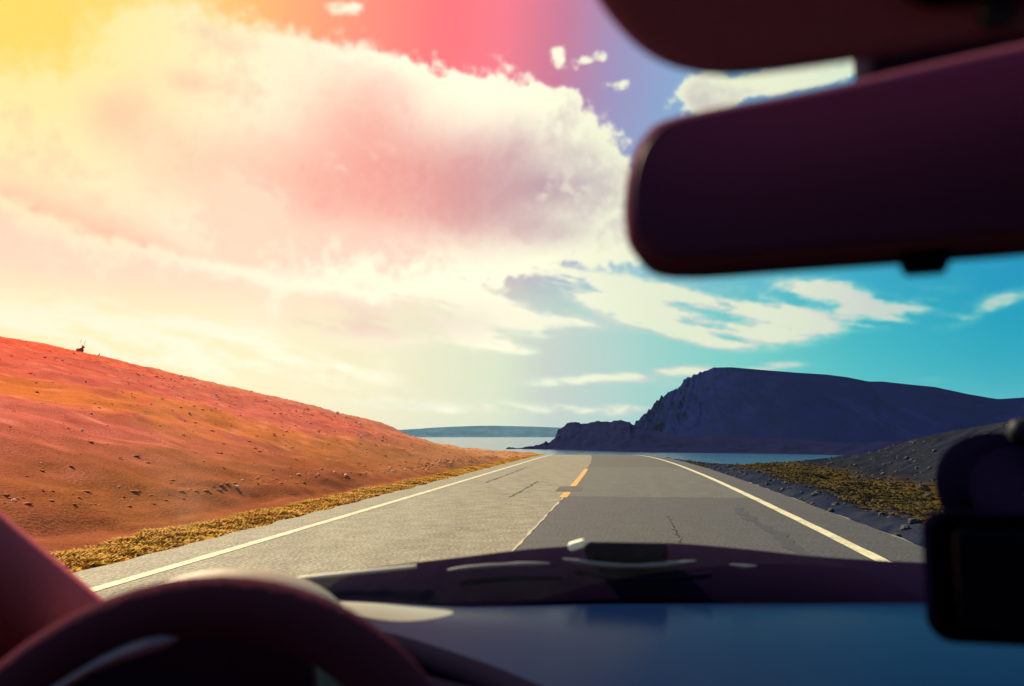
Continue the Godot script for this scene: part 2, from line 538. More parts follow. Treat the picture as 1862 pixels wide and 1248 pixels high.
# ---------------------------------------------------------------- sea and far land
func build_sea_and_far_land() -> void:
	var water := mat(lin(0.010, 0.055, 0.11), 0.16, 0.5)
	water.normal_enabled = true
	water.normal_texture = normal_tile(41, 512, 0.03, 5.0, 5)
	water.normal_scale = 0.35
	water.uv1_triplanar = true
	water.uv1_world_triplanar = true
	water.uv1_scale = Vector3.ONE * 0.021
	var sea := obj("sea", grid(24, 24, func(u: float, v: float) -> Vector3:
		return Vector3(lerpf(-20000, 20000, u), SEA, lerpf(-45000, 4000, v))), water)
	tag(sea, "calm blue sea between the road's crest and the far shore", "sea", "", "structure")

	var rock_tex := noise_tile(51, 512, 0.02, 0.55, 1.0, 0.4)
	var dark := mat(lin(0.0045, 0.0085, 0.070), 1.0, 0.0)
	dark.albedo_texture = rock_tex
	dark.uv1_triplanar = true
	dark.uv1_world_triplanar = true
	dark.uv1_scale = Vector3.ONE * 0.012
	dark.vertex_color_use_as_albedo = true

	# the steep headland with a flat top
	var crest := [Vector3(-66.89, -46.14, -2040.00), Vector3(-28.21, -8.34, -1990.00), Vector3(8.56, 25.32, -1950.00), Vector3(20.46, 39.26, -1930.00), Vector3(43.69, 64.26, -1900.00), Vector3(60.81, 79.90, -1885.00), Vector3(72.24, 90.03, -1880.00), Vector3(91.27, 97.48, -1870.00), Vector3(108.59, 116.79, -1850.00), Vector3(131.89, 124.33, -1830.00), Vector3(147.39, 132.09, -1815.00), Vector3(160.35, 136.39, -1800.00), Vector3(191.58, 134.87, -1770.00), Vector3(254.41, 122.62, -1700.00), Vector3(297.03, 115.25, -1660.00), Vector3(336.91, 109.11, -1620.00), Vector3(367.24, 101.99, -1590.00), Vector3(395.81, 92.29, -1560.00), Vector3(412.69, 90.94, -1540.00), Vector3(434.50, 85.35, -1510.00), Vector3(475.62, 78.02, -1480.00), Vector3(513.92, 65.01, -1450.00), Vector3(545.99, 55.94, -1420.00), Vector3(574.45, 57.41, -1400.00), Vector3(654.81, 61.04, -1350.00), Vector3(765.77, 39.50, -1300.00)]
	var rg := fnl(61, 0.010, 5, true)
	var rn := fnl(62, 0.02, 5)
	var fine := fnl(63, 0.05, 4)
	var mountain_at := func(u: float, v: float) -> Vector3:
		var top := line(crest, u)
		var steep := smoothstep(0.50, 0.22, u)
		# v: 0 far behind, 0.3 crest, 1 foot towards the road
		if v < 0.3:
			var t := 1.0 - v / 0.3
			var b := top + Vector3(0.25, 0, -0.95) * t * 900.0
			b.y = lerpf(top.y, SEA - 4.0, t * t)
			b.y += rn.get_noise_2d(b.x, b.z) * 5.0 * t
			return b
		top.y += absf(fine.get_noise_2d(top.x * 1.1, 11.0)) * 16.0 * steep + fine.get_noise_2d(top.x * 4.0, 5.0) * 5.0 * steep
		var t2 := (v - 0.3) / 0.7
		var foot := top + Vector3(lerpf(-0.1, -0.25, steep), 0, 1.0) * lerpf(330.0, 240.0, steep)
		foot.y = SEA - 3.0
		var p := top.lerp(foot, t2)
		# convex shoulder under a rounded plateau, straight scree below
		p.y = lerpf(top.y, foot.y, pow(t2, lerpf(1.25, 0.92, steep)))
		var w := sin(t2 * PI)
		var ridge := rg.get_noise_2d(p.x * 1.6 + p.y * 0.9, p.z * 0.35)
		p.z += ridge * w * lerpf(8.0, 42.0, steep)
		p.y += rn.get_noise_3dv(p) * w * lerpf(3.0, 14.0, steep)
		p.y += fine.get_noise_3dv(p * 0.7) * (0.15 + w) * lerpf(1.0, 6.0, steep) * smoothstep(0.0, 0.06, u)
		return p
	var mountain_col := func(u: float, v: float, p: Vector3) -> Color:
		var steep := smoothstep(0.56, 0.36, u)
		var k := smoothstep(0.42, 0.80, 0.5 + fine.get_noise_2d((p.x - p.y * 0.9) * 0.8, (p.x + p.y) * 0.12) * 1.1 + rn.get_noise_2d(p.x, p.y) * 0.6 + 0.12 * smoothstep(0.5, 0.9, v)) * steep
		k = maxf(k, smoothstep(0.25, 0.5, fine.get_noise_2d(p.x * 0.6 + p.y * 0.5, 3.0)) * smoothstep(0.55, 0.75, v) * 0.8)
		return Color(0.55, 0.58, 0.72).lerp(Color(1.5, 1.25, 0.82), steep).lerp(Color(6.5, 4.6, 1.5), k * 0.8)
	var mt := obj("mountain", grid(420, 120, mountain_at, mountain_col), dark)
	tag(mt, "dark steep-sided mountain with a flat top across the water", "mountain", "", "structure")

	# low dark headland in front of it
	var hcrest := [Vector3(-203.02, -20.46, -1400.00), Vector3(-187.95, -19.50, -1420.00), Vector3(-175.49, -18.13, -1425.00), Vector3(-166.61, -15.72, -1425.00), Vector3(-162.58, -16.69, -1425.00), Vector3(-158.09, -14.12, -1425.00), Vector3(-151.83, -13.67, -1425.00), Vector3(-145.57, -11.45, -1425.00), Vector3(-140.86, -7.44, -1420.00), Vector3(-136.43, -10.96, -1420.00), Vector3(-131.24, -6.97, -1415.00), Vector3(-125.38, -2.13, -1412.00), Vector3(-119.69, 10.51, -1405.00), Vector3(-107.83, 16.06, -1395.00), Vector3(-104.47, 20.31, -1390.00), Vector3(-91.66, 22.72, -1380.00), Vector3(-78.26, 19.14, -1370.00), Vector3(-55.76, 22.85, -1340.00), Vector3(-34.59, 21.67, -1320.00), Vector3(-22.05, 23.74, -1300.00), Vector3(-6.06, 20.20, -1280.00), Vector3(1.68, 15.36, -1270.00), Vector3(27.89, 5.13, -1240.00), Vector3(63.67, 1.34, -1210.00), Vector3(123.28, -0.76, -1160.00), Vector3(176.61, -2.66, -1110.00), Vector3(217.68, -5.61, -1060.00), Vector3(246.84, -7.21, -1030.00), Vector3(312.31, -3.27, -980.00), Vector3(403.29, 7.81, -940.00)]
	var head := mat(lin(0.010, 0.011, 0.056), 1.0, 0.0)
	head.albedo_texture = rock_tex
	head.uv1_triplanar = true
	head.uv1_world_triplanar = true
	head.uv1_scale = Vector3.ONE * 0.03
	head.vertex_color_use_as_albedo = true
	var hshore := [Vector3(-201.9, -20.8, -1392.2), Vector3(-183.9, -20.8, -1389.1), Vector3(-169.9, -20.8, -1379.9), Vector3(-160.2, -20.8, -1370.3), Vector3(-155.8, -20.8, -1365.5), Vector3(-151.0, -20.8, -1360.8), Vector3(-144.5, -20.8, -1356.4), Vector3(-138.1, -20.8, -1352.0), Vector3(-133.7, -20.8, -1347.3), Vector3(-129.1, -20.8, -1342.8), Vector3(-124.2, -20.8, -1338.3), Vector3(-118.5, -20.8, -1334.0), Vector3(-113.0, -20.8, -1324.6), Vector3(-101.2, -20.8, -1306.4), Vector3(-97.8, -20.8, -1297.2), Vector3(-84.7, -20.8, -1270.8), Vector3(-71.7, -20.8, -1250.0), Vector3(-51.6, -20.8, -1231.0), Vector3(-31.7, -20.8, -1192.3), Vector3(-20.4, -20.8, -1174.2), Vector3(-6.0, -20.8, -1157.1), Vector3(1.0, -20.8, -1147.0), Vector3(24.9, -20.8, -1125.1), Vector3(57.7, -20.8, -1105.5), Vector3(114.3, -20.8, -1080.7), Vector3(166.2, -20.8, -1048.2), Vector3(207.2, -20.8, -1011.6), Vector3(233.4, -20.8, -976.4), Vector3(298.1, -20.8, -938.0), Vector3(387.7, -20.8, -907.6)]
	var headland_at := func(u: float, v: float) -> Vector3:
		var top := line(hcrest, u)
		top.y += fine.get_noise_2d(top.x * 3.0, 7.0) * 2.0 * smoothstep(0.2, 0.4, u)
		var shore := line(hshore, u)
		if v < 0.35:
			var t := 1.0 - v / 0.35
			return Vector3(top.x, lerpf(top.y, SEA - 4.0, t), top.z - 140.0 * t)
		var t2 := (v - 0.35) / 0.65
		var p := top.lerp(shore, t2)
		var w := sin(t2 * PI)
		p.y += rn.get_noise_3dv(p * 1.5) * 7.0 * w + fine.get_noise_3dv(p * 1.5) * 2.0 * w
		return p
	var headland_col := func(_u: float, _v: float, p: Vector3) -> Color:
		var k := clampf(0.5 + fine.get_noise_3dv(p * 1.5), 0.0, 1.0)
		return Color(0.75, 0.75, 0.8).lerp(Color(1.25, 1.2, 1.1), k)
	var hd := obj("headland", grid(260, 60, headland_at, headland_col), head)
	tag(hd, "low dark rocky headland running out to a thin point in the water", "headland", "", "structure")

	# coast on the horizon, haze blue put into its base colour
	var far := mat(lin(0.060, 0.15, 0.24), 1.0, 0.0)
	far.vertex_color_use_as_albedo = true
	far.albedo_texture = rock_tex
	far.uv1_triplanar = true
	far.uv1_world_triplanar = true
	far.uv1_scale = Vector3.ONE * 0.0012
	var fcrest := [Vector3(-6446.84, -5.10, -11500.00), Vector3(-4848.18, 17.37, -11500.00), Vector3(-3449.04, 71.30, -12000.00), Vector3(-2709.08, 118.12, -12200.00), Vector3(-2131.69, 143.72, -12500.00), Vector3(-1575.26, 135.06, -12500.00), Vector3(-1103.72, 118.85, -12500.00), Vector3(-405.62, 94.84, -12500.00), Vector3(1108.89, 108.43, -12500.00)]
	var fn := fnl(66, 0.002, 5)
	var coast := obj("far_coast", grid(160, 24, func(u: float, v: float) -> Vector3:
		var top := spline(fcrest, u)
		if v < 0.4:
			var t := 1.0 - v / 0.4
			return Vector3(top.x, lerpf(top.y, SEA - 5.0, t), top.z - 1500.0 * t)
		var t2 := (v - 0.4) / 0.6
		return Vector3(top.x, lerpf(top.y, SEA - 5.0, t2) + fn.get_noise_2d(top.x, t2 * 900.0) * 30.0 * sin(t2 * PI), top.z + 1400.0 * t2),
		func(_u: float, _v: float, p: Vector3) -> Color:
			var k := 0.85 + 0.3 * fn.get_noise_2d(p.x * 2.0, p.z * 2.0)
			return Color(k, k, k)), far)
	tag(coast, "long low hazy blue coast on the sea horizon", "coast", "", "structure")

# ---------------------------------------------------------------- road
func build_road() -> void:
	var tile := noise_tile(71, 1024, 0.07, 0.30, 1.10, 0.30, 0.10)
	var bump := normal_tile(72, 512, 0.12, 6.0)
	var asphalt := func(c: Color, rough: float) -> StandardMaterial3D:
		var m := mat(c, rough, 0.4)
		m.albedo_texture = tile
		m.uv1_scale = Vector3(0.5, 0.5, 0.5)
		m.normal_enabled = true
		m.normal_texture = bump
		m.normal_scale = 0.3
		m.vertex_color_use_as_albedo = true
		return m
	var left := asphalt.call(lin(0.192, 0.188, 0.140), 0.85) as StandardMaterial3D
	var fresh := asphalt.call(lin(0.018, 0.029, 0.046), 0.9) as StandardMaterial3D
	var mid := asphalt.call(lin(0.055, 0.072, 0.077), 0.88) as StandardMaterial3D
	var old := asphalt.call(lin(0.040, 0.047, 0.049), 0.9) as StandardMaterial3D
	var edge := asphalt.call(lin(0.018, 0.030, 0.046), 0.92) as StandardMaterial3D
	var white := mat(lin(0.45, 0.45, 0.32), 0.8, 0.4)
	white.albedo_texture = noise_tile(73, 512, 0.05, 0.55, 1.05, 0.4, 0.15)
	var yellow := mat(lin(0.50, 0.26, 0.04), 0.7, 0.4)
	yellow.albedo_texture = white.albedo_texture

	var road := obj("road", strip(-4.86, 3.1, -14.0, 235.0, 0.0, 24, 0.5, 0.12), left)
	tag(road, "two-lane grey asphalt road running ahead to a crest above the sea", "road", "", "structure")
	var p: MeshInstance3D
	p = obj("resurfaced_patch", strip(-1.22, 2.34, -14.0, 17.4, 0.004, 12, 0.4, 0.05), fresh, road)
	p.set_meta("label", "dark coarse new asphalt filling the near right lane")
	p = obj("resurfaced_patch", strip(-1.22, 2.34, 17.4, 33.5, 0.004, 12, 0.5, 0.03), mid, road)
	p.set_meta("label", "lighter smooth asphalt in the right lane before the crest")
	p = obj("resurfaced_patch", strip(-1.22, 2.34, 33.5, 92.0, 0.004, 4, 0.7, 0.03), old, road)
	p.set_meta("label", "darker old asphalt of the right lane at the crest")
	p = obj("small_patch", strip(-1.52, -0.98, 18.9, 20.6, 0.008, 2, 0.4), old, road)
	p.set_meta("label", "small dark square repair between the two yellow dashes")
	obj("shoulder_strip", strip(2.34, 3.1, -14.0, 92.0, 0.004, 2, 0.5, 0.0), edge, road)
	var tar := mat(lin(0.010, 0.016, 0.024), 0.8, 0.3)
	for q in [[-2.25, 17.0, 23.0, 0.014], [-3.5, 22.0, 33.0, 0.014], [0.55, 9.0, 13.5, 0.008]]:
		obj("crack", strip(q[0], q[0] + q[3], q[1], q[2], 0.004 if q[0] < -1.2 else 0.008, 2, 0.2, 0.12), old, road)
	p = obj("tar_crack", strip(1.66, 1.80, 3.0, 15.0, 0.008, 2, 0.3, 0.16), tar, road)
	p.set_meta("label", "dark worn crack line along the right wheel track")
	p = obj("lane_seam", strip(-1.245, -1.22, 3.0, 17.4, 0.008, 2, 0.3, 0.03), mat(lin(0.20, 0.18, 0.14), 0.9), road)
	p.set_meta("label", "pale ragged seam between old and new asphalt")
	p = obj("edge_line", strip(-4.26, -4.13, -14.0, 150.0, 0.004, 2, 0.5, 0.012), white, road)
	p.set_meta("label", "continuous white line along the left edge")
	p = obj("edge_line", strip(2.30, 2.44, -14.0, 150.0, 0.008, 2, 0.5, 0.012), white, road)
	p.set_meta("label", "continuous white line along the right edge")
	p = obj("centre_dash", strip(-1.30, -1.16, 17.0, 18.6, 0.009, 2, 0.4, 0.02), yellow, road)
	p.set_meta("label", "short nearer yellow dash cut off by the new asphalt")
	p = obj("centre_dash", strip(-1.30, -1.16, 20.7, 31.5, 0.009, 2, 0.4, 0.02), yellow, road)
	p.set_meta("label", "long farther yellow dash")

# ---------------------------------------------------------------- land beside the road
var hill_cols := []
var bank_cols := []
var land_noise: FastNoiseLite
var land_fine: FastNoiseLite
var patch_noise: FastNoiseLite

func hill_point(u: float, v: float) -> Vector3:
	var f := u * (hill_cols.size() - 1)
	var i := mini(int(f), hill_cols.size() - 2)
	f -= i
	var s := lerpf(hill_cols[i][0], hill_cols[i + 1][0], f)
	var i0 := maxi(i - 1, 0)
	var i3 := mini(i + 2, hill_cols.size() - 1)
	var top: Vector3 = (hill_cols[i][1] as Vector3).cubic_interpolate(hill_cols[i + 1][1], hill_cols[i0][1], hill_cols[i3][1], f)
	var e := Vector3(-4.80 + road_x(s), road_y(s) - 0.03, -s)
	var out := (Vector3(top.x, 0, top.z) - Vector3(e.x, 0, e.z))
	var run := out.length()
	var dirn := out / run
	# v: 0 far behind the ridge ... 0.25 ridge ... 0.8 toe ... 1 asphalt
	if v <= 0.25:
		var t := 1.0 - v / 0.25
		var b := top + dirn * (90.0 * t * t + 10.0 * t)
		b.y = lerpf(top.y, minf(SEA - 3.0, top.y - 18.0), t * t)
		return b
	var q := 1.0 - (v - 0.25) / 0.75      # 0 at the asphalt, 1 at the ridge
	var near := minf(1.0, 5.6 / run)      # share of the run that is verge and ditch
	var r := q / 0.35 * near if q < 0.35 else lerpf(near, 1.0, (q - 0.35) / 0.65)
	var m := r * run
	var p := e + dirn * m
	var flat := e.y - 0.10 * smoothstep(0.05, 0.5, m) + 0.12 * exp(-pow((m - 1.35) / 0.6, 2.0)) - 0.30 * exp(-pow((m - 3.0) / 1.3, 2.0))
	var rise := clampf((m - 4.0) / maxf(run - 4.0, 0.1), 0.0, 1.0)
	p.y = lerpf(flat, top.y, pow(rise, lerpf(1.0, 2.6, smoothstep(0.37, 0.57, u)))) + 0.9 * sin(rise * PI) * clampf(top.y / 8.0, 0.0, 1.0)
	var amp := smoothstep(0.8, 7.0, m) * (1.0 - 0.75 * smoothstep(0.9, 1.0, rise))
	p.y += (land_noise.get_noise_2d(p.x, p.z) * 0.5 + land_fine.get_noise_2d(p.x, p.z) * 0.16) * amp
	p.y += land_fine.get_noise_2d(p.x * 2.0, p.z * 2.0) * 0.07 * smoothstep(0.1, 0.6, m)
	return p

func hill_color(u: float, v: float, p: Vector3) -> Color:
	var s := -p.z
	var m := -4.80 + road_x(s) - p.x
	var n := patch_noise.get_noise_2d(p.x, p.z)
	var f := land_fine.get_noise_2d(p.x * 3.0, p.z * 3.0)
	var rust := Color(0.82, 0.095, 0.046)
	var mauve := Color(0.46, 0.115, 0.085)
	var tan_ := Color(0.43, 0.235, 0.135)
	var straw := Color(0.50, 0.17, 0.03)
	var k := smoothstep(12.0, 40.0, m + n * 14.0)      # heath redder up the slope, light leak put into the colour; grass lower, seaward
	var c := mauve.lerp(rust, k)
	c = c.lerp(tan_, 0.9 * smoothstep(40.0, 88.0, s + n * 22.0) * (1.0 - smoothstep(46.0, 62.0, m)))
	c = c.lerp(straw, 0.6 * smoothstep(0.26, 0.46, n + f * 0.2))
	c = c.lerp(Color(0.72, 0.25, 0.17), 0.5 * smoothstep(0.28, 0.5, f))
	c = c.lerp(Color(0.30, 0.055, 0.03), 0.5 * smoothstep(0.2, 0.5, -f - n * 0.3))
	var low := Color(0.25, 0.074, 0.042).lerp(Color(0.25, 0.085, 0.032), clampf(0.5 + n * 1.5, 0.0, 1.0))
	low = low.lerp(Color(0.37, 0.175, 0.085), smoothstep(26.0, 62.0, s + n * 10.0))
	c = low.lerp(c, smoothstep(5.0, 10.0, m + f * 2.0))
	var verge := Color(0.45, 0.26, 0.022)
	c = c.lerp(verge, smoothstep(0.40, 0.6, m + f * 0.2) * (1.0 - smoothstep(1.4, 2.0, m + f * 0.5)))
	c = c.lerp(Color(0.66, 0.46, 0.42), 1.0 - smoothstep(0.28, 0.5, m + f * 0.25))
	return c

func build_left_hill() -> void:
	land_noise = fnl(81, 0.06, 4)
	land_fine = fnl(82, 0.35, 4)
	patch_noise = fnl(83, 0.028, 4)
	var ridge := [Vector3(-58, 9.5, 40), Vector3(-62, 11.3, -12), Vector3(-65, 11.8, -55), Vector3(-66.89, 11.44, -85.00), Vector3(-62.30, 9.93, -92.00), Vector3(-59.98, 8.78, -100.00), Vector3(-55.13, 6.75, -112.00), Vector3(-49.39, 4.88, -125.00), Vector3(-45.17, 3.00, -138.00), Vector3(-41.67, 1.42, -145.00), Vector3(-33.46, -0.13, -135.00), Vector3(-26.62, -0.73, -120.00), Vector3(-18.56, -1.10, -105.00), Vector3(-12.76, -0.89, -92.00), Vector3(-14, -3, -125), Vector3(-24, -9, -180), Vector3(-34, -20, -250)]
	var sv := [-14.0, 4.0, 18.0, 28.0, 34.0, 40.0, 46.0, 52.0, 58.0, 63.0, 67.0, 71.0, 75.0, 79.0, 100.0, 150.0, 230.0]
	for i in ridge.size():
		hill_cols.append([sv[i], ridge[i]])
	var m := mat(Color.WHITE, 1.0, 0.0)
	m.vertex_color_use_as_albedo = true
	m.albedo_texture = noise_tile(84, 512, 0.08, 0.70, 1.05, 0.3, 0.1)
	m.uv1_scale = Vector3.ONE * 1.2
	m.normal_enabled = true
	m.normal_texture = normal_tile(85, 512, 0.07, 8.0)
	m.normal_scale = 0.22
	tex["land"] = m
	var hill := obj("hillside", grid(520, 230, hill_point, hill_color), m)
	tag(hill, "heath hillside rising left of the road, light leak red put into its colour", "hillside", "", "structure")

func bank_point(u: float, v: float) -> Vector3:
	var f := u * (bank_cols.size() - 1)
	var i := mini(int(f), bank_cols.size() - 2)
	f -= i
	var s := lerpf(bank_cols[i][0], bank_cols[i + 1][0], f)
	var i0 := maxi(i - 1, 0)
	var i3 := mini(i + 2, bank_cols.size() - 1)
	var top: Vector3 = (bank_cols[i][1] as Vector3).cubic_interpolate(bank_cols[i + 1][1], bank_cols[i0][1], bank_cols[i3][1], f)
	var e := Vector3(3.04 + road_x(s), road_y(s) - 0.03, -s)
	var out := Vector3(top.x, 0, top.z) - Vector3(e.x, 0, e.z)
	var run := maxf(out.length(), 0.3)
	var dirn := out / run
	# v: 0 asphalt ... 0.7 ridge ... 1 far behind
	if v >= 0.7:
		var t := (v - 0.7) / 0.3
		var b := top + dirn * (60.0 * t * t + 4.0 * t)
		b.y = lerpf(top.y, minf(SEA - 3.0, top.y - 18.0), t * t)
		return b
	var r := v / 0.7
	var m := r * run
	var p := e + dirn * m
	var toe := 0.45
	var base := lerpf(e.y, minf(e.y, top.y), clampf(r / toe, 0.0, 1.0)) - 0.10 * smoothstep(0.05, 0.4, m) - 0.22 * exp(-pow((m - 1.2) / 0.6, 2.0)) * smoothstep(2.0, 5.0, run)
	p.y = lerpf(base, top.y, pow(clampf((r - toe) / (1.0 - toe), 0.0, 1.0), 1.15))
	var amp := smoothstep(0.8, 3.0, m) * (1.0 - 0.7 * smoothstep(0.9, 1.0, r))
	p.y += (land_noise.get_noise_2d(p.x * 1.6, p.z * 1.6) * 0.22 + land_fine.get_noise_2d(p.x * 1.5, p.z * 1.5) * 0.12) * amp
	p.y += land_fine.get_noise_2d(p.x * 4.0, p.z * 4.0) * 0.05 * smoothstep(0.05, 0.5, m)
	return p

func bank_color(u: float, v: float, p: Vector3) -> Color:
	var r := v / 0.7
	var n := patch_noise.get_noise_2d(p.x * 3.0, p.z * 3.0)
	var f := land_fine.get_noise_2d(p.x * 3.0, p.z * 3.0)
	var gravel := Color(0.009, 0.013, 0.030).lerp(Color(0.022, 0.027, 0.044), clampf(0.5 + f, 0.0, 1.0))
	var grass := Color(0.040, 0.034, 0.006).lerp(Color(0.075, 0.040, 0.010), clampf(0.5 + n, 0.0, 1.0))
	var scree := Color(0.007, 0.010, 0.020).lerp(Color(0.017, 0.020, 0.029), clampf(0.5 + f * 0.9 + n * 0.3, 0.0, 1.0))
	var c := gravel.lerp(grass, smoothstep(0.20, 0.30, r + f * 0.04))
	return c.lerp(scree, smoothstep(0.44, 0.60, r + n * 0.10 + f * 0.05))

func build_right_bank() -> void:
	var ridge := [Vector3(8.5, 2.6, 14), Vector3(8.2, 2.5, 2), Vector3(7.48, 2.29, -10.00), Vector3(9.16, 2.11, -17.00), Vector3(9.41, 1.65, -23.00), Vector3(9.57, 1.26, -30.00), Vector3(10.26, 0.93, -36.00), Vector3(10.99, 0.08, -46.00), Vector3(10.99, -0.70, -57.00), Vector3(8.79, -0.75, -60.00), Vector3(6.18, -0.71, -62.00), Vector3(3.83, -0.65, -66.00), Vector3(1.18, -0.53, -74.00), Vector3(4, -2.4, -100), Vector3(2, -7, -150), Vector3(-4, -20, -250)]
	var sv := [-14.0, -4.0, 2.0, 8.0, 13.0, 19.0, 26.0, 36.0, 47.0, 52.0, 57.0, 63.0, 71.0, 90.0, 140.0, 230.0]
	for i in ridge.size():
		bank_cols.append([sv[i], ridge[i]])
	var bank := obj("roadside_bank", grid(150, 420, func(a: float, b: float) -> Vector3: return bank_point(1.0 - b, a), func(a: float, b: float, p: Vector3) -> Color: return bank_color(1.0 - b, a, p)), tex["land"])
	tag(bank, "dark stony bank with dull yellow grass rising right of the road", "bank", "", "structure")

func tuft_mesh(blades: int, h: float, spread: float, sd: int) -> ArrayMesh:
	var r := RandomNumberGenerator.new()
	r.seed = sd
	var s := Soup.new()
	for k in blades:
		var a := r.randf() * TAU
		var o := Vector3(cos(a), 0, sin(a)) * r.randf() * spread * 0.4
		var lean := Vector3(cos(a), 0, sin(a)) * r.randf_range(0.2, 1.0) * spread
		var side := Vector3(-sin(a), 0, cos(a)) * 0.012
		var hh := h * r.randf_range(0.6, 1.0)
		var mid := o + lean * 0.35 + Vector3.UP * hh * 0.6
		var tip := o + lean + Vector3.UP * hh
		s.quad(o - side, o + side, mid + side * 0.8, mid - side * 0.8, -1)
		s.tri(mid - side * 0.8, mid + side * 0.8, tip, -1)
	return s.mesh()

func scatter(n: String, mesh: Mesh, mt: Material, spots: Array, tints: Array, label: String, category: String) -> void:
	var mm := MultiMesh.new()
	mm.transform_format = MultiMesh.TRANSFORM_3D
	mm.use_colors = true
	mm.mesh = mesh
	mm.instance_count = spots.size()
	for i in spots.size():
		mm.set_instance_transform(i, spots[i])
		mm.set_instance_color(i, tints[i])
	var o := MultiMeshInstance3D.new()
	o.name = numbered(n)
	o.multimesh = mm
	o.material_override = mt
	add_child(o, true)
	tag(o, label, category, "", "stuff")

func rock_mesh(sd: int, flat: float, rings := 5, seg := 8) -> ArrayMesh:
	var nz := fnl(sd, 1.1, 3)
	var rr := []
	for j in rings + 1:
		var a := PI * (0.02 + 0.96 * j / rings)
		var ring := PackedVector3Array()
		for i in seg:
			var b := TAU * i / seg
			var d := Vector3(sin(a) * cos(b), cos(a) * flat, sin(a) * sin(b))
			ring.append(d * (0.5 + 0.28 * nz.get_noise_3dv(d * 1.3)))
		rr.append(ring)
	var s := loft(rr)
	for i in s.g.size():
		s.g[i] = -1
	return s.mesh()

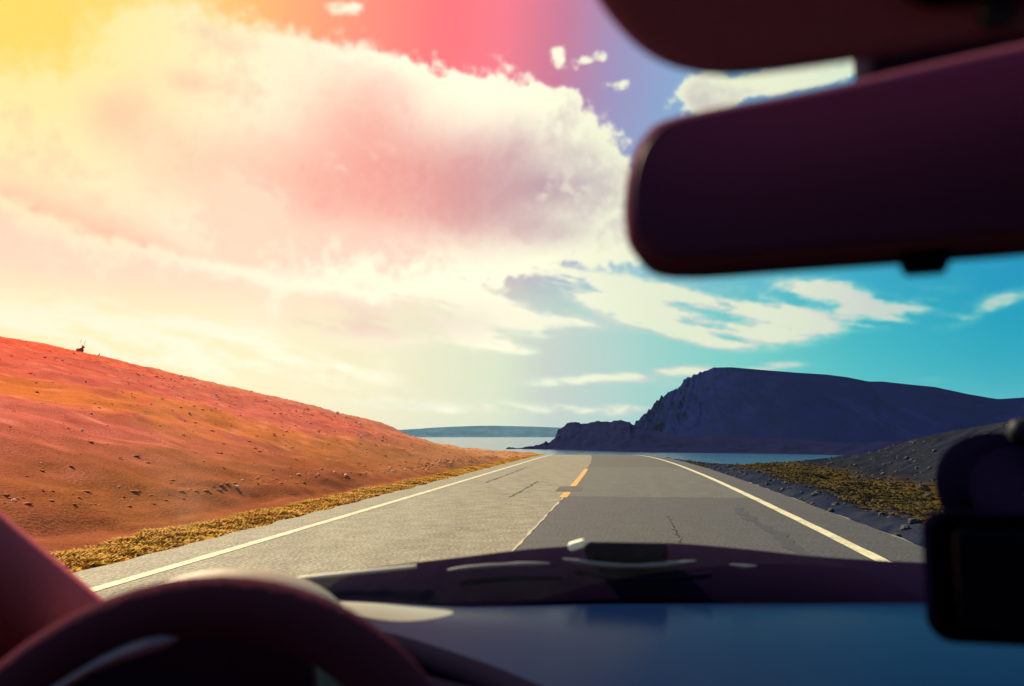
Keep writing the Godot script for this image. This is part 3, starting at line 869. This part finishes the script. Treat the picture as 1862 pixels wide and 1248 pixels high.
func build_details() -> void:
	var r := RandomNumberGenerator.new()
	r.seed = 4
	var blade := mat(Color.WHITE, 0.9, 0.2)
	blade.vertex_color_use_as_albedo = true
	blade.backlight_enabled = true
	blade.backlight = Color(0.4, 0.4, 0.4)
	# verge grass, left: a narrow yellow band; right: a broad dull one
	var spots := []
	var tints := []
	for k in 26000:
		var u := pow(r.randf(), 0.8) * 0.80
		var f := u * (hill_cols.size() - 1)
		var i := mini(int(f), hill_cols.size() - 2)
		var s := lerpf(hill_cols[i][0], hill_cols[i + 1][0], f - i)
		var m := 0.52 + absf(r.randfn(0.45, 0.32))
		var top: Vector3 = (hill_cols[i][1] as Vector3).lerp(hill_cols[i + 1][1], f - i)
		var run := Vector2(top.x + 4.8 - road_x(s), top.z + s).length()
		var q := m / (minf(1.0, 5.6 / run) * run) * 0.35
		var p := hill_point(u, 0.25 + 0.75 * (1.0 - q))
		var sc := r.randf_range(0.5, 1.15)
		spots.append(Transform3D(Basis(Vector3.UP, r.randf() * TAU).scaled(Vector3(1.3, sc, 1.3)), p))
		tints.append(Color(0.44, 0.27, 0.022).lerp(Color(0.42, 0.19, 0.03), r.randf()))
	scatter("verge_grass", tuft_mesh(10, 0.06, 0.09, 1), blade, spots, tints, "golden yellow grass along the left edge of the road", "grass")
	spots = []
	tints = []
	for k in 20000:
		var u := r.randf() * 0.86
		var q := clampf(r.randfn(0.37, 0.085), 0.2, 0.62)
		var p := bank_point(u, q * 0.7)
		spots.append(Transform3D(Basis(Vector3.UP, r.randf() * TAU).scaled(Vector3(1.2, r.randf_range(0.5, 1.2), 1.2)), p))
		tints.append(Color(0.040, 0.038, 0.005).lerp(Color(0.070, 0.044, 0.010), r.randf()))
	scatter("bank_grass", tuft_mesh(10, 0.055, 0.09, 2), blade, spots, tints, "dull yellow-green grass strip on the right roadside bank", "grass")
	# heath cushions on the left slope
	spots = []
	tints = []
	for k in 9000:
		var u := r.randf() * 0.80
		var v := 0.26 + 0.52 * r.randf()
		var p := hill_point(u, v)
		var c := hill_color(u, v, p)
		var sc := 0.06 + 0.10 * pow(r.randf(), 2.5)
		spots.append(Transform3D(Basis(Vector3.UP, r.randf() * TAU).scaled(Vector3(sc * 1.5, sc * 0.35, sc * 1.2)), p))
		var w := r.randf_range(0.9, 1.35)
		tints.append(Color(c.r * w, c.g * w, c.b * w))
	var cushion := mat(Color.WHITE, 1.0, 0.1)
	cushion.vertex_color_use_as_albedo = true
	scatter("heath_cushions", rock_mesh(6, 0.8, 4, 7), cushion, spots, tints, "low heath cushions on the left hillside, in its tan and leak red", "heath")
	# stones too small to count
	spots = []
	tints = []
	for k in 7500:
		var left := k < 4700
		var u := r.randf() * 0.80
		var p := hill_point(u, 0.28 + 0.5 * r.randf()) if left else bank_point(u, 0.7 * (r.randf_range(0.05, 0.2) if k % 3 == 0 else r.randf_range(0.45, 0.98)))
		var sc := 0.025 + 0.085 * pow(r.randf(), 3.0) if left else 0.02 + 0.14 * pow(r.randf(), 4.0)
		spots.append(Transform3D(Basis(Vector3.UP, r.randf() * TAU).scaled(Vector3(sc, sc, sc * 1.3)), p + Vector3.UP * sc * 0.12))
		var g := r.randf_range(0.5, 1.1)
		tints.append(Color(0.85, 0.42, 0.30) * g if left else Color(0.024, 0.028, 0.038) * g)
	var stone := mat(Color.WHITE, 0.9, 0.3)
	stone.vertex_color_use_as_albedo = true
	scatter("loose_stones", rock_mesh(8, 0.7), stone, spots, tints, "small loose stones strewn over both roadside slopes", "stones")
	# pale stones that can be told apart
	var pale := mat(lin(0.85, 0.50, 0.40), 0.95, 0.1)
	var proto: MeshInstance3D = null
	var rock := rock_mesh(9, 0.75, 6, 10)
	for q in [[0.20, 0.62, 0.2], [0.24, 0.52, 0.2], [0.27, 0.60, 0.24], [0.30, 0.55, 0.2], [0.33, 0.63, 0.24], [0.36, 0.58, 0.24], [0.25, 0.70, 0.18], [0.29, 0.68, 0.18], [0.22, 0.57, 0.2], [0.40, 0.66, 0.2]]:
		var o: MeshInstance3D
		if proto == null:
			proto = obj("pale_stone", rock, pale)
			o = proto
		else:
			o = proto.duplicate() as MeshInstance3D
			o.name = numbered("pale_stone")
			add_child(o, true)
		o.position = hill_point(q[0], q[1]) + Vector3.UP * 0.10
		o.rotation.y = q[0] * 40.0
		o.scale = Vector3.ONE * q[2]
		tag(o, "small pale stone lying among the heath of the left hillside", "stone", "pale stones on the left hillside")
	# bleached log
	var log_at := hill_point(0.44, 0.50)
	var trunk := tube([Vector3(-0.95, 0.22, 0), Vector3(-0.4, 0.15, 0.03), Vector3(0.2, 0.09, 0.0), Vector3(0.95, 0.02, -0.04)], [0.06, 0.085, 0.09, 0.10], 10)
	var lg := obj("bleached_log", trunk.mesh(), mat(lin(0.85, 0.68, 0.52), 0.85))
	lg.position = log_at + Vector3.UP * 0.22
	lg.rotation_degrees = Vector3(0, 12, -8)
	tag(lg, "pale bleached log lying on the left hillside above the road", "log")
	build_reindeer()
	var post_at := Vector3(-61.05, 10.0, -93.5)
	var post := obj("leaning_post", tube([Vector3(-0.16, -0.35, 0), Vector3(0.0, 0.3, 0), Vector3(0.22, 0.62, 0)], [0.10, 0.08, 0.04], 8).mesh(), mat(lin(0.12, 0.05, 0.03), 0.9))
	post.position = post_at
	tag(post, "short leaning stump on the skyline right of the reindeer", "stump")

func build_reindeer() -> void:
	var o := thing("reindeer", "dark reindeer standing on the skyline of the left hill", "reindeer", Vector3(-62.36, 10.0, -92.0))
	var b := [
		[Vector3(0.0, 0.92, 0.42), 0.20, Vector3(0.0, 0.88, -0.36), 0.23],
		[Vector3(0.0, 0.84, 0.10), 0.22, Vector3(0.0, 0.80, -0.30), 0.24],
		[Vector3(0.0, 0.98, -0.42), 0.17, Vector3(0.0, 1.18, -0.70), 0.105],
		[Vector3(0.0, 1.22, -0.70), 0.095, Vector3(0.0, 1.10, -0.98), 0.055],
		[Vector3(0.0, 0.95, 0.52), 0.08, Vector3(0.0, 0.86, 0.64), 0.04]]
	for sx in [-1.0, 1.0]:
		b.append([Vector3(0.11 * sx, 0.82, -0.36), 0.11, Vector3(0.12 * sx, 0.46, -0.38), 0.05])
		b.append([Vector3(0.12 * sx, 0.46, -0.38), 0.048, Vector3(0.12 * sx, 0.04, -0.36), 0.04])
		b.append([Vector3(0.11 * sx, 0.84, 0.38), 0.14, Vector3(0.13 * sx, 0.52, 0.34), 0.07])
		b.append([Vector3(0.13 * sx, 0.52, 0.34), 0.06, Vector3(0.13 * sx, 0.38, 0.48), 0.05])
		b.append([Vector3(0.13 * sx, 0.38, 0.48), 0.048, Vector3(0.13 * sx, 0.04, 0.44), 0.04])
		b.append([Vector3(0.07 * sx, 1.28, -0.66), 0.035, Vector3(0.17 * sx, 1.32, -0.62), 0.02])
	obj("body", nets(b, 0.035, 0.07), mat(lin(0.22, 0.055, 0.035), 0.95, 0.2), o)
	for sx in [-1.0, 1.0]:
		var beam := [Vector3(0.05 * sx, 1.28, -0.70), Vector3(0.16 * sx, 1.45, -0.58), Vector3(0.26 * sx, 1.68, -0.52), Vector3(0.22 * sx, 1.90, -0.66), Vector3(0.17 * sx, 1.98, -0.74)]
		var s := tube(beam, [0.024, 0.020, 0.018, 0.015, 0.008], 7)
		s.add(tube([beam[0] + Vector3(0, 0.03, 0), Vector3(0.06 * sx, 1.42, -0.92)], [0.016, 0.007], 6))
		s.add(tube([beam[2], Vector3(0.30 * sx, 1.84, -0.40)], [0.013, 0.006], 6))
		s.add(tube([beam[3], Vector3(0.30 * sx, 2.04, -0.62)], [0.012, 0.006], 6))
		obj("antler", s.mesh(), mat(lin(0.30, 0.17, 0.10), 0.8), o)
	o.rotation_degrees.y = -118.0

# ---------------------------------------------------------------- the car
const CX := 0.17      # middle of the car

func glass_at(u: float, v: float) -> Vector3:      # windscreen surface: u -1..1 across, v 0..1 upwards
	var b := Vector3(CX + 0.76 * u, 0.985 + 0.02 * u * u, -1.345 + 0.42 * u * u)
	var t := Vector3(CX + 0.69 * u, 1.485 - 0.02 * u * u, -0.36 + 0.14 * u * u)
	var p := b.lerp(t, v)
	p += Vector3(0, 0.035, -0.03) * sin(v * PI)
	return p

func build_car() -> void:
	var car := thing("car", "dark car seen from the driver's place, its cabin framing the road", "car")
	var grain := normal_tile(101, 256, 0.12, 4.0)
	var trim := func(c: Color, rough: float, spec: float) -> StandardMaterial3D:
		var m := mat(c, rough, spec)
		m.normal_enabled = true
		m.normal_texture = grain
		m.normal_scale = 0.12
		return m
	var dash_mat := mat(lin(0.0015, 0.007, 0.032), 0.20, 0.08)
	var black := mat(lin(0.003, 0.002, 0.010), 0.9, 0.05)
	var leak_red := trim.call(lin(0.32, 0.062, 0.085), 0.95, 0.05) as StandardMaterial3D  # red light leak put into the pillar and left door colour
	var wheel_mat := trim.call(lin(0.056, 0.017, 0.030), 0.95, 0.0) as StandardMaterial3D  # some of the leak red put into the wheel colour too
	var visor_mat := trim.call(lin(0.34, 0.13, 0.22), 1.0, 0.0) as StandardMaterial3D  # visor colour carries the leak red as well
	var lining := mat(lin(0.26, 0.16, 0.22), 0.95, 0.1)
	var cloth := mat(lin(0.020, 0.010, 0.022), 0.95, 0.2)
	var cowl_mat := mat(lin(0.005, 0.0025, 0.010), 1.0, 0.0)
	var gloss := mat(lin(0.012, 0.011, 0.020), 0.22, 0.6)

	# windscreen
	var pane := StandardMaterial3D.new()
	pane.albedo_color = Color(0.9, 0.95, 0.95, 0.02)
	pane.transparency = BaseMaterial3D.TRANSPARENCY_ALPHA
	pane.roughness = 0.0
	pane.metallic_specular = 0.35
	obj("windscreen", grid(40, 20, func(u: float, v: float) -> Vector3: return glass_at(u * 2 - 1, 1.0 - v), null, true), pane, car)

	# bonnet with the dark scuttle below the glass
	var crowns := []
	for y in [0.985, 1.006, 1.022, 1.036, 1.050, 1.058, 1.062, 1.055, 1.045, 1.040, 1.038, 1.034, 1.022, 1.0, 0.96]:
		crowns.append(Vector3(0, y, 0))
	var bonnet := obj("bonnet", grid(60, 30, func(u: float, v: float) -> Vector3:
		var x := lerpf(-0.80, 0.80, u)
		var t := 1.0 - v
		var z := -1.29 + 0.10 * x * x - t * 1.05
		var crown := spline(crowns, u).y
		var y := crown - 0.36 * pow(maxf(t - 0.06, 0.0), 1.6) - 0.07 * pow(v, 14.0)
		return Vector3(CX + x, y, z)), cowl_mat, car)
	var lip := []
	for k in 17:
		var x := lerpf(-0.695, -0.50, k / 16.0)
		lip.append(Vector3(CX + x, 0.999 + 0.118 * (x + 0.695), -1.33))
	var lip_o := obj("edge_gleam", tube(lip, [0.0035], 8).mesh(), mat(lin(0.55, 0.52, 0.40), 0.3, 0.5), bonnet)  # pale tube stands in for the gleam on the bonnet edge
	lip_o.set_meta("label", "pale strip standing in for the gleam on the left rear edge of the bonnet")
	var hump := obj("wiper_pivot_cover", prism(rounded(-0.060, -0.012, 0.060, 0.012, 0.010), 0.05, 0.006).mesh(), cowl_mat, bonnet)
	hump.position = Vector3(-0.014, 1.048, -1.335)
	hump.rotation_degrees.x = -15.0
	var nozzle := obj("washer_nozzle", prism(rounded(-0.0125, -0.006, 0.0125, 0.006, 0.004), 0.02, 0.003).mesh(), mat(lin(0.75, 0.75, 0.60), 0.35, 0.5), bonnet)
	nozzle.position = Vector3(-0.086, 1.059, -1.325)
	nozzle.rotation_degrees.z = 17.0
	nozzle.set_meta("label", "small bright washer nozzle beside the pivot cover")

	var arm_mat := mat(lin(0.075, 0.070, 0.085), 0.35, 0.5)
	var glint := obj("wiper_glint", tube([Vector3(0.132, 1.0385, -1.30), Vector3(0.15, 1.036, -1.30), Vector3(0.168, 1.037, -1.30)], [0.002, 0.005, 0.002], 10, 0.6).mesh(), arm_mat, car)  # added piece that stands in for a small highlight
	# wipers at rest along the foot of the glass
	for w in [[-0.275, -0.125, 0.0], [-0.105, 0.085, 1.0]]:
		var wiper := Node3D.new()
		wiper.name = "wiper"
		car.add_child(wiper, true)
		var arm := []
		var blade := []
		for k in 13:
			var t := k / 12.0
			var x: float = lerpf(w[0], w[1], t)
			var sag := (-0.008 * sin(t * PI) if w[2] > 0.5 else 0.002 * sin(t * PI))
			var y := 1.041 + sag if w[2] > 0.5 else lerpf(1.022, 1.033, t) + sag
			arm.append(Vector3(x, y, -1.30 - 0.01 * t))
			blade.append(Vector3(x + 0.02, y - 0.016, -1.29))
		obj("wiper_arm", tube(arm, [0.003, 0.005, 0.006, 0.006, 0.006, 0.006, 0.005, 0.005, 0.006, 0.006, 0.005, 0.004, 0.002], 10, 0.7).mesh(), arm_mat, wiper)
		obj("wiper_blade", tube(blade, [0.004], 6).mesh(), black, wiper)

	# dashboard: a broad soft top, high and curved on the driver's side
	var front := [Vector3(-0.585, 1.016, -0.80), Vector3(-0.50, 1.015, -0.98), Vector3(-0.434, 1.012, -1.077), Vector3(-0.33, 1.009, -1.11), Vector3(-0.22, 1.002, -1.135), Vector3(-0.04, 1.001, -1.185), Vector3(0.20, 0.997, -1.245), Vector3(0.40, 0.994, -1.297), Vector3(0.56, 0.994, -1.29), Vector3(0.78, 0.994, -1.12), Vector3(0.93, 0.994, -0.84)]
	var rear := [Vector3(-0.60, 1.022, -0.72), Vector3(-0.52, 1.020, -0.86), Vector3(-0.44, 1.020, -0.92), Vector3(-0.36, 1.018, -0.96), Vector3(-0.27, 1.008, -0.955), Vector3(-0.15, 1.000, -0.875), Vector3(-0.055, 0.994, -0.79), Vector3(0.08, 0.986, -0.70), Vector3(0.30, 0.982, -0.655), Vector3(0.62, 0.982, -0.65), Vector3(0.95, 0.982, -0.70)]
	var dash := obj("dashboard", grid(90, 24, func(u: float, v: float) -> Vector3:
		var a := spline(front, u)
		var b := spline(rear, u)
		if v < 0.12:
			return a + Vector3(0, -0.05, -0.03) * pow(1.0 - v / 0.12, 1.5)
		var t := (v - 0.12) / 0.88
		var p := a.lerp(b, t)
		p.y += 0.003 * sin(t * PI)
		return p), dash_mat, car)
	obj("dashboard_edge", grid(90, 12, func(u: float, v: float) -> Vector3:
		var a := spline(front, u)
		var b := spline(rear, u)
		var t2 := v
		var out := Vector3(b.x - a.x, 0, b.z - a.z).normalized()
		var ang := minf(t2 * 2.2, 1.0) * PI * 0.5
		return b + out * sin(ang) * 0.022 - Vector3.UP * ((1.0 - cos(ang)) * 0.022 + maxf(0.0, t2 - 0.4545) * 0.55)), black, dash)

	var reflection_patch := obj("dash_reflection", grid(40, 20, func(u: float, v: float) -> Vector3:
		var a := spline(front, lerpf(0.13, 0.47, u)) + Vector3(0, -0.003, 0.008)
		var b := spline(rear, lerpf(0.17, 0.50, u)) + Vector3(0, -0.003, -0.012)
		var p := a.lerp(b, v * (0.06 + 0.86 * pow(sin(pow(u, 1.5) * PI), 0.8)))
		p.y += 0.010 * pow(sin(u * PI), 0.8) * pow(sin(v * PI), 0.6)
		return p), mat(lin(0.14, 0.165, 0.13), 0.28, 0.5), dash)  # pale patch put in for the sky reflected on the dashboard
	reflection_patch.set_meta("label", "added pale patch shaped like the sky reflection on the dashboard top")

	# lower instrument panel, farther back, and the hooded instruments behind the wheel
	var lower := obj("instrument_panel", grid(30, 16, func(u: float, v: float) -> Vector3:
		var x := lerpf(-0.60, 0.02, u)
		var y := 0.985 - 0.16 * v
		var z := -0.90 + 0.20 * smoothstep(0.0, 0.4, v) + 0.10 * v + 0.14 * smoothstep(0.5, 1.0, u)
		return Vector3(x, y - 0.02 * v, z)), black, dash)
	var rings := []
	for k in 9:
		var t := k / 8.0
		var z := lerpf(-0.92, -0.78, t)
		var wdt := lerpf(0.120, 0.118, t) * (0.80 if k == 0 else 1.0)
		var top := (lerpf(1.078, 1.089, smoothstep(0.0, 0.6, t)) - (0.012 if k == 0 else 0.0))
		var ring := PackedVector3Array()
		for i in 28:
			var a := PI * i / 27.0
			ring.append(Vector3(-0.398 - cos(a) * wdt, 0.955 + (top - 0.955) * pow(sin(a), 0.62), z))
		rings.append(ring)
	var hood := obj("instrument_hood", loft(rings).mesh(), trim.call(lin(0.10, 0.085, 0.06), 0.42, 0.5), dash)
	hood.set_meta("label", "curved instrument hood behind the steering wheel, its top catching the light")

	var face := []
	for k in 2:
		var ring := PackedVector3Array()
		for q in rings[8]:
			ring.append(Vector3(-0.398, 1.02, q.z) + (q - Vector3(-0.398, 1.02, q.z)) * 0.97 + Vector3(0, 0, 0.004 * k + 0.002))
		face.append(ring)
	obj("instrument_cluster", loft(face).mesh(), mat(lin(0.020, 0.006, 0.014), 1.0, 0.0), dash)

	# steering wheel
	var wheel := Node3D.new()
	wheel.name = "steering_wheel"
	car.add_child(wheel, true)
	wheel.position = Vector3(-0.268, 0.950, -0.505)
	wheel.rotation_degrees = Vector3(-22.0, 7.0, 0)
	var rim := []
	for k in 64:
		var a := TAU * k / 64
		var c := Vector3(cos(a), sin(a), 0)
		var ring := PackedVector3Array()
		for q in 16:
			var b := TAU * q / 16
			ring.append(c * (0.169 + cos(b) * 0.0205) + Vector3(0, 0, sin(b) * 0.0165))
		rim.append(ring)
	rim.append(rim[0])
	obj("rim", loft(rim, false).mesh(), wheel_mat, wheel)
	for a in [200.0, 340.0, 270.0]:
		var d := Vector3(cos(deg_to_rad(a)), sin(deg_to_rad(a)), 0)
		obj("spoke", tube([d * 0.03 + Vector3(0, 0, -0.02), d * 0.10 + Vector3(0, 0, -0.014), d * 0.165], [0.026, 0.02, 0.016], 12, 0.5).mesh(), wheel_mat, wheel)
	obj("hub", prism(rounded(-0.07, -0.055, 0.07, 0.055, 0.03), 0.05, 0.014).mesh(), wheel_mat, wheel).position.z = -0.02
	var highlight_path := []  # pale tube put in for the highlight on the inner rim
	for k in 15:
		var a := deg_to_rad(lerpf(98.0, 150.0, k / 14.0))
		highlight_path.append(Vector3(cos(a) * 0.1490, sin(a) * 0.1490, 0.006))
	obj("rim_highlight", tube(highlight_path, [0.001, 0.0045, 0.005, 0.005, 0.0045, 0.004, 0.003], 8).mesh(), mat(lin(0.28, 0.20, 0.26), 0.3, 0.6, 0.3), wheel).set_meta("label", "pale strip standing in for the highlight on the inner edge of the rim")

	# mirror, its stem and the shroud it hangs from
	var mirror := Node3D.new()
	mirror.name = "rear_view_mirror"
	car.add_child(mirror, true)
	mirror.position = Vector3(0.127, 1.3385, -0.398)
	mirror.rotation_degrees = Vector3(-5.0, -12.5, 0.6)
	var shell := PackedVector2Array()
	for q in [[-0.1345, -0.010, 0], [-0.130, -0.028, 0], [-0.112, -0.0385, 0], [-0.05, -0.0395, 0], [0.05, -0.0395, 0], [0.10, -0.037, 0], [0.122, -0.024, 0], [0.128, 0.0, 0], [0.122, 0.037, 0], [0.10, 0.050, 0], [0.04, 0.0475, 0], [-0.04, 0.0405, 0], [-0.106, 0.0365, 0], [-0.124, 0.029, 0], [-0.1325, 0.012, 0]]:
		shell.append(Vector2(q[0], q[1] * (1.09 if q[1] > 0.0 else 1.0)))
	var smooth_shell := PackedVector2Array()
	for i in shell.size():
		for k in 4:
			smooth_shell.append(shell[i].cubic_interpolate(shell[(i + 1) % shell.size()], shell[(i - 1 + shell.size()) % shell.size()], shell[(i + 2) % shell.size()], k / 4.0))
	var housing := obj("housing", prism(smooth_shell, 0.034, 0.010).mesh(), mat(lin(0.11, 0.040, 0.075), 1.0, 0.0), mirror)  # housing base colour takes in the leak red
	housing.position.z = -0.012
	var glass_out := PackedVector2Array()
	for q in smooth_shell:
		glass_out.append(q * Vector2(0.95, 0.88))
	var mirror_glass := mat(lin(0.050, 0.028, 0.085), 0.40, 0.12)
	obj("mirror_glass", prism(glass_out, 0.004, 0.0015).mesh(), mirror_glass, mirror).position.z = 0.0035
	var lever := obj("dip_lever", prism(PackedVector2Array([Vector2(-0.0135, 0.012), Vector2(-0.0105, -0.0045), Vector2(-0.0085, -0.0075), Vector2(0.0065, -0.0075), Vector2(0.0085, -0.0045), Vector2(0.0115, 0.012)]), 0.012, 0.003).mesh(), black, mirror)
	lever.position = Vector3(0.0, -0.0405, -0.006)
	obj("stem", tube([Vector3(0.02, 0.01, -0.02), Vector3(0.025, 0.03, -0.05), Vector3(0.03, 0.06, -0.075)], [0.016, 0.013, 0.02], 14).mesh(), black, mirror)
	var shroud := obj("mirror_shroud", prism(rounded(-0.092, -0.05, 0.15, 0.075, 0.016), 0.05, 0.012).mesh(), mat(lin(0.006, 0.003, 0.012), 0.95, 0.05), car)
	shroud.position = Vector3(0.216, 1.400, -0.475)
	shroud.rotation_degrees = Vector3(-8.0, -6.0, 0)

	# sun visor, swung down
	var vis := PackedVector2Array()
	for q in [[-0.045, 0.13], [-0.038, 0.085], [-0.028, 0.055], [-0.014, 0.028], [0.003, 0.010], [0.024, 0.0015], [0.05, 0.0], [0.10, 0.003], [0.20, 0.010], [0.36, 0.016], [0.385, 0.03], [0.40, 0.06], [0.40, 0.13]]:
		vis.append(Vector2(q[0], q[1]))
	var vis_fine := PackedVector2Array()
	for i in vis.size():
		var e := vis.size()
		var sharp := i >= e - 2 or i == 0
		for k in (1 if sharp else 4):
			vis_fine.append(vis[i].cubic_interpolate(vis[(i + 1) % e], vis[(i - 1 + e) % e], vis[(i + 2) % e], k / 4.0))
	vis = vis_fine
	var visor := obj("sun_visor", prism(vis, 0.018, 0.006).mesh(), visor_mat, car)
	visor.position = Vector3(0.006, 1.3640, -0.352)
	visor.rotation_degrees = Vector3(22.0, -4.0, 0)
	var clip := obj("clip", prism(rounded(-0.006, -0.009, 0.006, 0.009, 0.004), 0.006, 0.002).mesh(), mat(lin(0.03, 0.04, 0.08), 0.3, 0.5), visor)
	clip.position = Vector3(0.128, 0.018, 0.011)

	var console := obj("added_dark_console", prism(rounded(0.0, 0.0, 0.36, 0.14, 0.02), 0.04, 0.012).mesh(), mat(lin(0.004, 0.002, 0.014), 1.0, 0.0), car)  # dark piece added where the visor side fades to navy
	console.position = Vector3(0.094, 1.375, -0.325)
	console.rotation_degrees = Vector3(18.0, -4.0, 1.5)

	# pillars, roof, doors and the back of the cabin
	var pillar_line := [Vector3(-0.615, 0.95, -0.97), Vector3(-0.602, 1.02, -0.855), Vector3(-0.588, 1.085, -0.748), Vector3(-0.582, 1.12, -0.694), Vector3(-0.575, 1.19, -0.585), Vector3(-0.56, 1.32, -0.40), Vector3(-0.53, 1.48, -0.20)]
	for sx in [-1.0, 1.0]:
		var path := []
		for k in 9:
			var p := spline(pillar_line, k / 8.0)
			path.append(Vector3(CX + sx * (CX - p.x), p.y, p.z))
		obj("windscreen_pillar", tube(path, [0.062, 0.058, 0.055, 0.052, 0.05, 0.05], 14).mesh(), leak_red, car)
	obj("headlining", grid(24, 24, func(u: float, v: float) -> Vector3:
		var x := lerpf(-0.66, 0.66, u)
		return Vector3(CX + x, 1.495 - 0.05 * x * x, lerpf(-0.32 + 0.1 * x * x, 1.5, v)), null, true), lining, car)
	obj("added_roof_panel", prism(rounded(-0.14, 0.02, 0.40, 0.75, 0.05), 0.012, 0.004).mesh(), mat(lin(0.004, 0.003, 0.022), 1.0, 0.0), car).transform = Transform3D(Basis(Vector3.RIGHT, PI / 2), Vector3(CX, 1.478, -0.12))  # unseen panel added to darken the right of the mirror's reflection
	obj("roof", grid(24, 24, func(u: float, v: float) -> Vector3:
		var x := lerpf(-0.72, 0.72, u)
		return Vector3(CX + x, 1.525 - 0.07 * x * x, lerpf(-0.36 + 0.1 * x * x, 1.55, v))), gloss, car)
	for sx in [-1.0, 1.0]:
		obj("door", prism(PackedVector2Array([Vector2(-1.5, 0.30), Vector2(0.95, 0.30), Vector2(0.95, 1.00), Vector2(0.60, 1.00), Vector2(-0.3, 0.985), Vector2(-1.5, 0.985)]), 0.09, 0.02).mesh(), leak_red if sx < 0 else black, car).transform = Transform3D(Basis(Vector3.UP, PI / 2), Vector3(CX + sx * 0.80, 0, 0))
		obj("rear_pillar", prism(rounded(-0.30, 0.0, 0.30, 0.55, 0.05), 0.06, 0.02).mesh(), lining, car).transform = Transform3D(Basis(Vector3.UP, PI / 2), Vector3(CX + sx * 0.70, 0.96, 1.22))
	obj("added_side_panel", prism(rounded(-0.50, 0.0, 0.62, 0.50, 0.05), 0.02, 0.008).mesh(), black, car).transform = Transform3D(Basis(Vector3.UP, PI / 2), Vector3(CX + 0.72, 0.97, 0.35))  # unseen panel added to keep side light out of the right cabin
	obj("cabin_floor", prism(rounded(-0.80, -1.3, 0.80, 1.6, 0.1), 0.04, 0.015).mesh(), cloth, car).transform = Transform3D(Basis(Vector3.RIGHT, -PI / 2), Vector3(CX, 0.30, 0.2))
	var seat := obj("rear_seat", prism(rounded(-0.64, 0.0, 0.64, 0.80, 0.08), 0.18, 0.06).mesh(), cloth, car)
	seat.position = Vector3(CX, 0.55, 1.40)
	seat.rotation_degrees.x = 12.0
	obj("bulkhead", prism(rounded(-0.78, 0.3, 0.78, 0.92, 0.1), 0.05, 0.02).mesh(), black, car).position = Vector3(CX, 0, -0.98)

func build_satnav() -> void:
	var nav := thing("satnav", "dark satellite navigator hanging from a suction mount at the right of the windscreen", "satnav", Vector3(0.165, 1.14, -0.545))
	var shell := mat(lin(0.0008, 0.0006, 0.004), 1.0, 0.0)
	var case_ := obj("case", prism(rounded(0.0, -0.036, 0.135, 0.037, 0.012), 0.022, 0.006).mesh(), shell, nav)
	case_.rotation_degrees.y = -6.0
	var screen := obj("screen", prism(rounded(0.012, -0.027, 0.124, 0.027, 0.004), 0.004, 0.001).mesh(), mat(lin(0.002, 0.004, 0.012), 0.15, 0.5), nav)
	screen.position.z = 0.0105
	screen.rotation_degrees.y = -6.0
	obj("arm", tube([Vector3(0.075, 0.02, -0.012), Vector3(0.085, 0.035, -0.05), Vector3(0.112, 0.030, -0.14), Vector3(0.14, 0.036, -0.22)], [0.020, 0.018, 0.026, 0.036], 16).mesh(), shell, nav)
	var cup := obj("suction_cup", lathe([Vector2(0.0, 0.03), Vector2(0.03, 0.03), Vector2(0.040, 0.022), Vector2(0.056, 0.006), Vector2(0.060, 0.0), Vector2(0.055, -0.004), Vector2(0.0, -0.004)]).mesh(), shell, nav)
	cup.transform = Transform3D(Basis(Vector3.RIGHT, deg_to_rad(58.0)), Vector3(0.146, 0.032, -0.245))
	var knob := obj("lever_knob", lathe([Vector2(0.0, 0.012), Vector2(0.006, 0.010), Vector2(0.010, 0.0), Vector2(0.006, -0.008), Vector2(0.0, -0.01)], 16).mesh(), mat(lin(0.008, 0.011, 0.022), 0.6, 0.2, 0.0), nav)
	knob.position = Vector3(0.150, 0.082, -0.235)
